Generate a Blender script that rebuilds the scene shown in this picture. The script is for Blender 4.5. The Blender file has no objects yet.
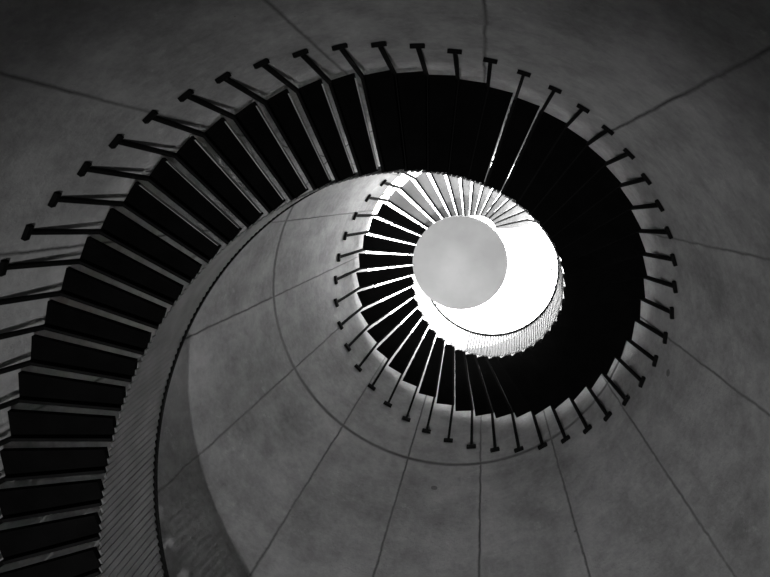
import bpy, math
import numpy as np
from mathutils import Matrix, Vector
# tower / stair / camera dimensions (unit = 6 m)
p=[0.18470,-0.56065,0.23187,0.15718,846.42343,2.26639,2.73713,0.15642,0.05200,0.19822,2.00195,0.75797,0.02820,0.00558,6.18761,3.15686,0.56579,0.07465,-0.22219,0.16125]
S=6.0; t=p[18]; dl=p[19]
def Rm(tx,ty):
    Rx=np.array([[1,0,0],[0,np.cos(tx),-np.sin(tx)],[0,np.sin(tx),np.cos(tx)]])
    Ry=np.array([[np.cos(ty),0,np.sin(ty)],[0,1,0],[-np.sin(ty),0,np.cos(ty)]])
    return Rx@Ry
def cub(k):
    s=(k-25)/25.; return p[10]+p[11]*s+p[12]*s*s+p[13]*s**3, p[14]+p[15]*s+p[16]*s*s+p[17]*s**3
def za(k):
    kc=min(max(k,0.),50.); z,a=cub(kc)
    if k<0: u=cub(0.);v=cub(1.)
    else: u=cub(49.);v=cub(50.)
    return z+(k-kc)*(v[0]-u[0]), a+(k-kc)*(v[1]-u[1])
def nodes(name):
    m=bpy.data.materials.new(name); m.use_nodes=True; return m,m.node_tree.nodes,m.node_tree.links,m.node_tree.nodes['Principled BSDF']
def mat(name,col,rough=.7,spec=.5,var=.3,scale=3):
    m,N,Lk,b=nodes(name)
    tc=N.new('ShaderNodeTexCoord'); n=N.new('ShaderNodeTexNoise'); n.inputs['Scale'].default_value=scale; n.inputs['Detail'].default_value=6
    r=N.new('ShaderNodeValToRGB'); r.color_ramp.elements[0].position=.3; r.color_ramp.elements[1].position=.7
    for e,f in zip(r.color_ramp.elements,(1-var,1+var)): e.color=(col*f,col*f,col*f,1)
    Lk.new(tc.outputs['Object'],n.inputs['Vector']); Lk.new(n.outputs['Fac'],r.inputs[0]); Lk.new(r.outputs[0],b.inputs['Base Color'])
    b.inputs['Roughness'].default_value=rough; b.inputs['Specular IOR Level'].default_value=spec
    return m
def concrete():
    m,N,Lk,b=nodes('cast_concrete')
    def M(op,*a):
        n=N.new('ShaderNodeMath'); n.operation=op
        for i,x in enumerate(a):
            if isinstance(x,(int,float)): n.inputs[i].default_value=x
            else: Lk.new(x,n.inputs[i])
        return n.outputs[0]
    tc=N.new('ShaderNodeTexCoord'); sp=N.new('ShaderNodeSeparateXYZ'); Lk.new(tc.outputs['Object'],sp.inputs[0])
    x,y,z=sp.outputs
    def noise(scale,det=6,rough=.6,vec=None):
        n=N.new('ShaderNodeTexNoise'); n.inputs['Scale'].default_value=scale; n.inputs['Detail'].default_value=det; n.inputs['Roughness'].default_value=rough
        Lk.new(vec or tc.outputs['Object'],n.inputs['Vector']); return n.outputs['Fac']
    mp=N.new('ShaderNodeMapping'); mp.inputs['Scale'].default_value=(1,1,.12); Lk.new(tc.outputs['Object'],mp.inputs[0])
    big=noise(.4,5,.7); mid=noise(1.6,9,.75); fine=noise(11,5,.75); streak=noise(1.5,6,.65,mp.outputs[0])
    col=M('ADD',M('MULTIPLY',big,.36),M('ADD',M('MULTIPLY',mid,.26),M('ADD',M('MULTIPLY',fine,.18),M('MULTIPLY',streak,.2))))
    mr=N.new('ShaderNodeMapRange'); mr.inputs[1].default_value=.39; mr.inputs[2].default_value=.63; mr.inputs[3].default_value=.21; mr.inputs[4].default_value=.48
    Lk.new(col,mr.inputs[0])
    # a few small dark tie holes and pale efflorescence
    vo=N.new('ShaderNodeTexVoronoi'); vo.inputs['Scale'].default_value=.55; Lk.new(tc.outputs['Object'],vo.inputs['Vector'])
    pit=M('MULTIPLY',M('LESS_THAN',vo.outputs['Distance'],.03),.5)
    pale=M('MULTIPLY',M('MAXIMUM',M('SUBTRACT',noise(2.6,9,.8),.6),0),1.3)
    az=M('ARCTAN2',y,x)
    wob=M('MULTIPLY',M('SUBTRACT',mid,.5),.02)
    azw=M('ADD',az,wob); dist=None
    for an in (-52.5,-24.7,2,27,53,78,102.4,127,152.5,178,-156,-130.6,-106,-79.8):
        d=M('ABSOLUTE',M('SUBTRACT',azw,math.radians(an)))
        dist=d if dist is None else M('MINIMUM',dist,d)
    line=M('MAXIMUM',M('SUBTRACT',1,M('DIVIDE',dist,.0072)),0)
    dz=M('ABSOLUTE',M('SUBTRACT',M('ADD',z,M('MULTIPLY',wob,1.5)),p[5]*S))
    line2=M('MULTIPLY',M('MAXIMUM',M('SUBTRACT',1,M('DIVIDE',dz,.055)),0),1.3)
    ln=M('MINIMUM',M('MAXIMUM',line,line2),1)
    pat=N.new('ShaderNodeMapRange'); pat.inputs[1].default_value=.38; pat.inputs[2].default_value=.62; pat.inputs[3].default_value=.3; pat.inputs[4].default_value=1
    Lk.new(big,pat.inputs[0])
    fac=M('SUBTRACT',1,M('MAXIMUM',M('MULTIPLY',M('MULTIPLY',ln,pat.outputs[0]),.85),pit))
    fin=M('MULTIPLY',M('ADD',mr.outputs[0],pale),fac)
    cb=N.new('ShaderNodeCombineColor'); [Lk.new(fin,cb.inputs[i]) for i in range(3)]
    Lk.new(cb.outputs[0],b.inputs['Base Color']); b.inputs['Roughness'].default_value=.9; b.inputs['Specular IOR Level'].default_value=.2
    bp=N.new('ShaderNodeBump'); bp.inputs['Strength'].default_value=.45; bp.inputs['Distance'].default_value=.04
    Lk.new(M('SUBTRACT',M('ADD',fine,mid),M('MULTIPLY',ln,1.2)),bp.inputs['Height']); Lk.new(bp.outputs[0],b.inputs['Normal'])
    return m
MC=concrete(); MS=mat('black_painted_steel',.0025,.9,.04); MB=mat('bracket_steel',.005,.8,.08); MG=mat('guard_steel',.13,.5); MT=mat('glare_tread_steel',.13,.5); MGT=mat('bloom_guard_steel',.85,.4,.5,.05); MN=mat('pale_strip_steel',.45,.4,.5,.4); MD=mat('plaster_disc',.42,.8,.2,.2,.8); MF=mat('floor_concrete',.15,.9)
def obj(name,V,F,m,parent=None):
    me=bpy.data.meshes.new(name); me.from_pydata([tuple(v) for v in V],[],F); me.update()
    o=bpy.data.objects.new(name,me); bpy.context.collection.objects.link(o); me.materials.append(m)
    if parent: o.parent=parent
    return o
def P(r,a,z): return (S*r*math.cos(a),S*r*math.sin(a),S*z)
zb=-.27; zt=za(54)[0]
V=[];F=[];N=180
for off in (0,.06):
    for z in (zb,zt):
        for i in range(N): V.append(P(1+t*z+off,2*math.pi*i/N,z))
for i in range(N):
    j=(i+1)%N; F+= [(i,i+N,j+N,j),(2*N+i,2*N+j,3*N+j,3*N+i),(N+i,3*N+i,3*N+j,N+j)]
obj('wall_tower',V,F,MC)
V=[P(1-t*.27+.06,2*math.pi*i/N,z) for z in (zb-.03,zb) for i in range(N)]
obj('floor',V,[tuple(range(N)),tuple(range(N,2*N))]+[(i,(i+1)%N,N+(i+1)%N,N+i) for i in range(N)],MF)
def emp(n):
    o=bpy.data.objects.new(n,None); bpy.context.collection.objects.link(o); return o
st=emp('spiral_staircase')
def hexa(V,F,A,B):
    b=len(V); V+=A+B
    F+=[(b,b+1,b+2,b+3),(b+7,b+6,b+5,b+4)]+[(b+i,b+4+i,b+4+(i+1)%4,b+(i+1)%4) for i in range(4)]
def wedge(V,F,r0,r1,a0,a1,z0,z1):
    hexa(V,F,*[[P(r0,a0,z),P(r1,a0,z),P(r1,a1,z),P(r0,a1,z)] for z in (z0,z1)])
def bar(V,F,A,B,w,h):
    A=Vector(A);B=Vector(B);d=(B-A).normalized(); s=d.cross(Vector((0,0,1)))
    s=(Vector((1,0,0)) if s.length<1e-4 else s.normalized())*w*S/2; u=s.cross(d).normalized()*h*S/2
    hexa(V,F,[A-s-u,A+s-u,A+s+u,A-s+u],[B-s-u,B+s-u,B+s+u,B-s+u])
L=[([],[]) for _ in range(7)]
(V,F),(V2,F2),(V3,F3),(V4,F4),(V5,F5),(V6,F6),(V7,F7)=L
for k in range(-15,64):
    z,a=za(k); z1,a1=za(k+1); R=1+t*z; ro=R-p[8]; r=max(ro-p[9],.1); R1=1+t*z1; r1=max(R1-p[8]-p[9],.1); da=a1-a; zz=z+dl
    tv,tf=(V,F) if k<50 else (V5,F5)  # topmost treads use a paler steel, the glare there put into its colour
    kk=k+1
    gap=.15 if kk<9 else .12 if kk<11 else -.06 if kk<15 else .07 if kk in(15,16) else -.03 if kk<34 else .1 if kk<50 else .16
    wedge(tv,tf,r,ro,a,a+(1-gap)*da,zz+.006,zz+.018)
    if 2<kk<11 or kk in(15,16):  # pale strips added in chosen gaps so they read as bright slits
        e=a+(1-gap)*da; wn=(.02 if kk<5 else .035)*da
        wedge(V7,F7,r+.004,ro-.01,e,e+wn,zz+.004,zz+.014)
    ab=a+.0045/R
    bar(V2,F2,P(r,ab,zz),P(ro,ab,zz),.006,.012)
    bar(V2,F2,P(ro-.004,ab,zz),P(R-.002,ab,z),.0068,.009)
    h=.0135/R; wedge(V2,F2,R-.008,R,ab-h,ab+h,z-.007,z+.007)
    gv,gf=(V3,F3) if k<36 else (V6,F6)  # upper guard is near white, skylight bloom painted into its colour
    for q in range(4):
        zq=zz+(z1-z)*q/4; aq=a+da*q/4; rq=r+(r1-r)*q/4
        wedge(gv,gf,rq-.003,rq,aq,aq+da*.2,zq,zq+.21)
        qa=(q+1)/4
        bar(V4,F4,P(rq-.003,aq,zq+.213),P(r+(r1-r)*qa-.003,a+da*qa,zz+(z1-z)*qa+.213),.006,.008)
for nm,(v,f),m in zip(('treads','brackets','guard_panel','handrail','upper_treads','upper_guard_panel','gap_strips'),L,(MS,MB,MG,MB,MT,MGT,MN)): obj(nm,v,f,m,st)
sk=emp('skylight'); zs=3.5
V=[P(p[7],2*math.pi*i/96,z) for z in (p[6],p[6]+.02) for i in range(96)]
obj('hub_disc',V,[tuple(range(96)),tuple(range(96,192))]+[(i,(i+1)%96,96+(i+1)%96,96+i) for i in range(96)],MD,sk)
V=[];F=[]
for i in range(3):
    a=2*math.pi*i/3; bar(V,F,P(.06,a,p[6]+.02),P(.06,a,zs),.004,.004)
for i in range(14):
    a=math.radians(78+360/14*i); bar(V,F,P(.02,a,zs),P(.37,a,zs),.0025,.008); bar(V,F,P(.37,a,zt),P(.37,a,zs),.004,.004)
for i in range(96): bar(V,F,P(.37,2*math.pi*i/96,zs),P(.37,2*math.pi*(i+1)/96,zs),.004,.006)
obj('glazing_bars',V,F,MB,sk)
w=bpy.data.worlds.new('sky'); bpy.context.scene.world=w; w.use_nodes=True
w.node_tree.nodes['Background'].inputs[0].default_value=(1,1,1,1); w.node_tree.nodes['Background'].inputs[1].default_value=12
def spot(name,e,size,blend,loc,soft):
    l=bpy.data.lights.new(name,'SPOT'); l.energy=e; l.shadow_soft_size=soft; l.spot_size=math.radians(size); l.spot_blend=blend
    lo=bpy.data.objects.new(name,l); lo.location=[c*S for c in loc]; lo.rotation_euler=(math.pi,0,0); bpy.context.collection.objects.link(lo)
spot('wall_fill_spot',2250,80,1,(-.1,.3,-.2),.06)  # added fill light for the walls, not a lamp of the tower
spot('well_fill_spot',11000,17,1,(.0,.0,-.2),.1)  # added narrow fill, brightens the disc and upper stairwell
cam=bpy.data.cameras.new('camera'); co=bpy.data.objects.new('camera',cam); bpy.context.collection.objects.link(co)
R=Rm(p[2],p[3])
co.matrix_world=Matrix(((R[0][0],-R[1][0],-R[2][0],S*p[0]),(R[0][1],-R[1][1],-R[2][1],S*p[1]),(R[0][2],-R[1][2],-R[2][2],0),(0,0,0,1))); cam.sensor_width=36; cam.lens=p[4]/770*36
bpy.context.scene.camera=co
bpy.context.scene.view_settings.view_transform='Standard'
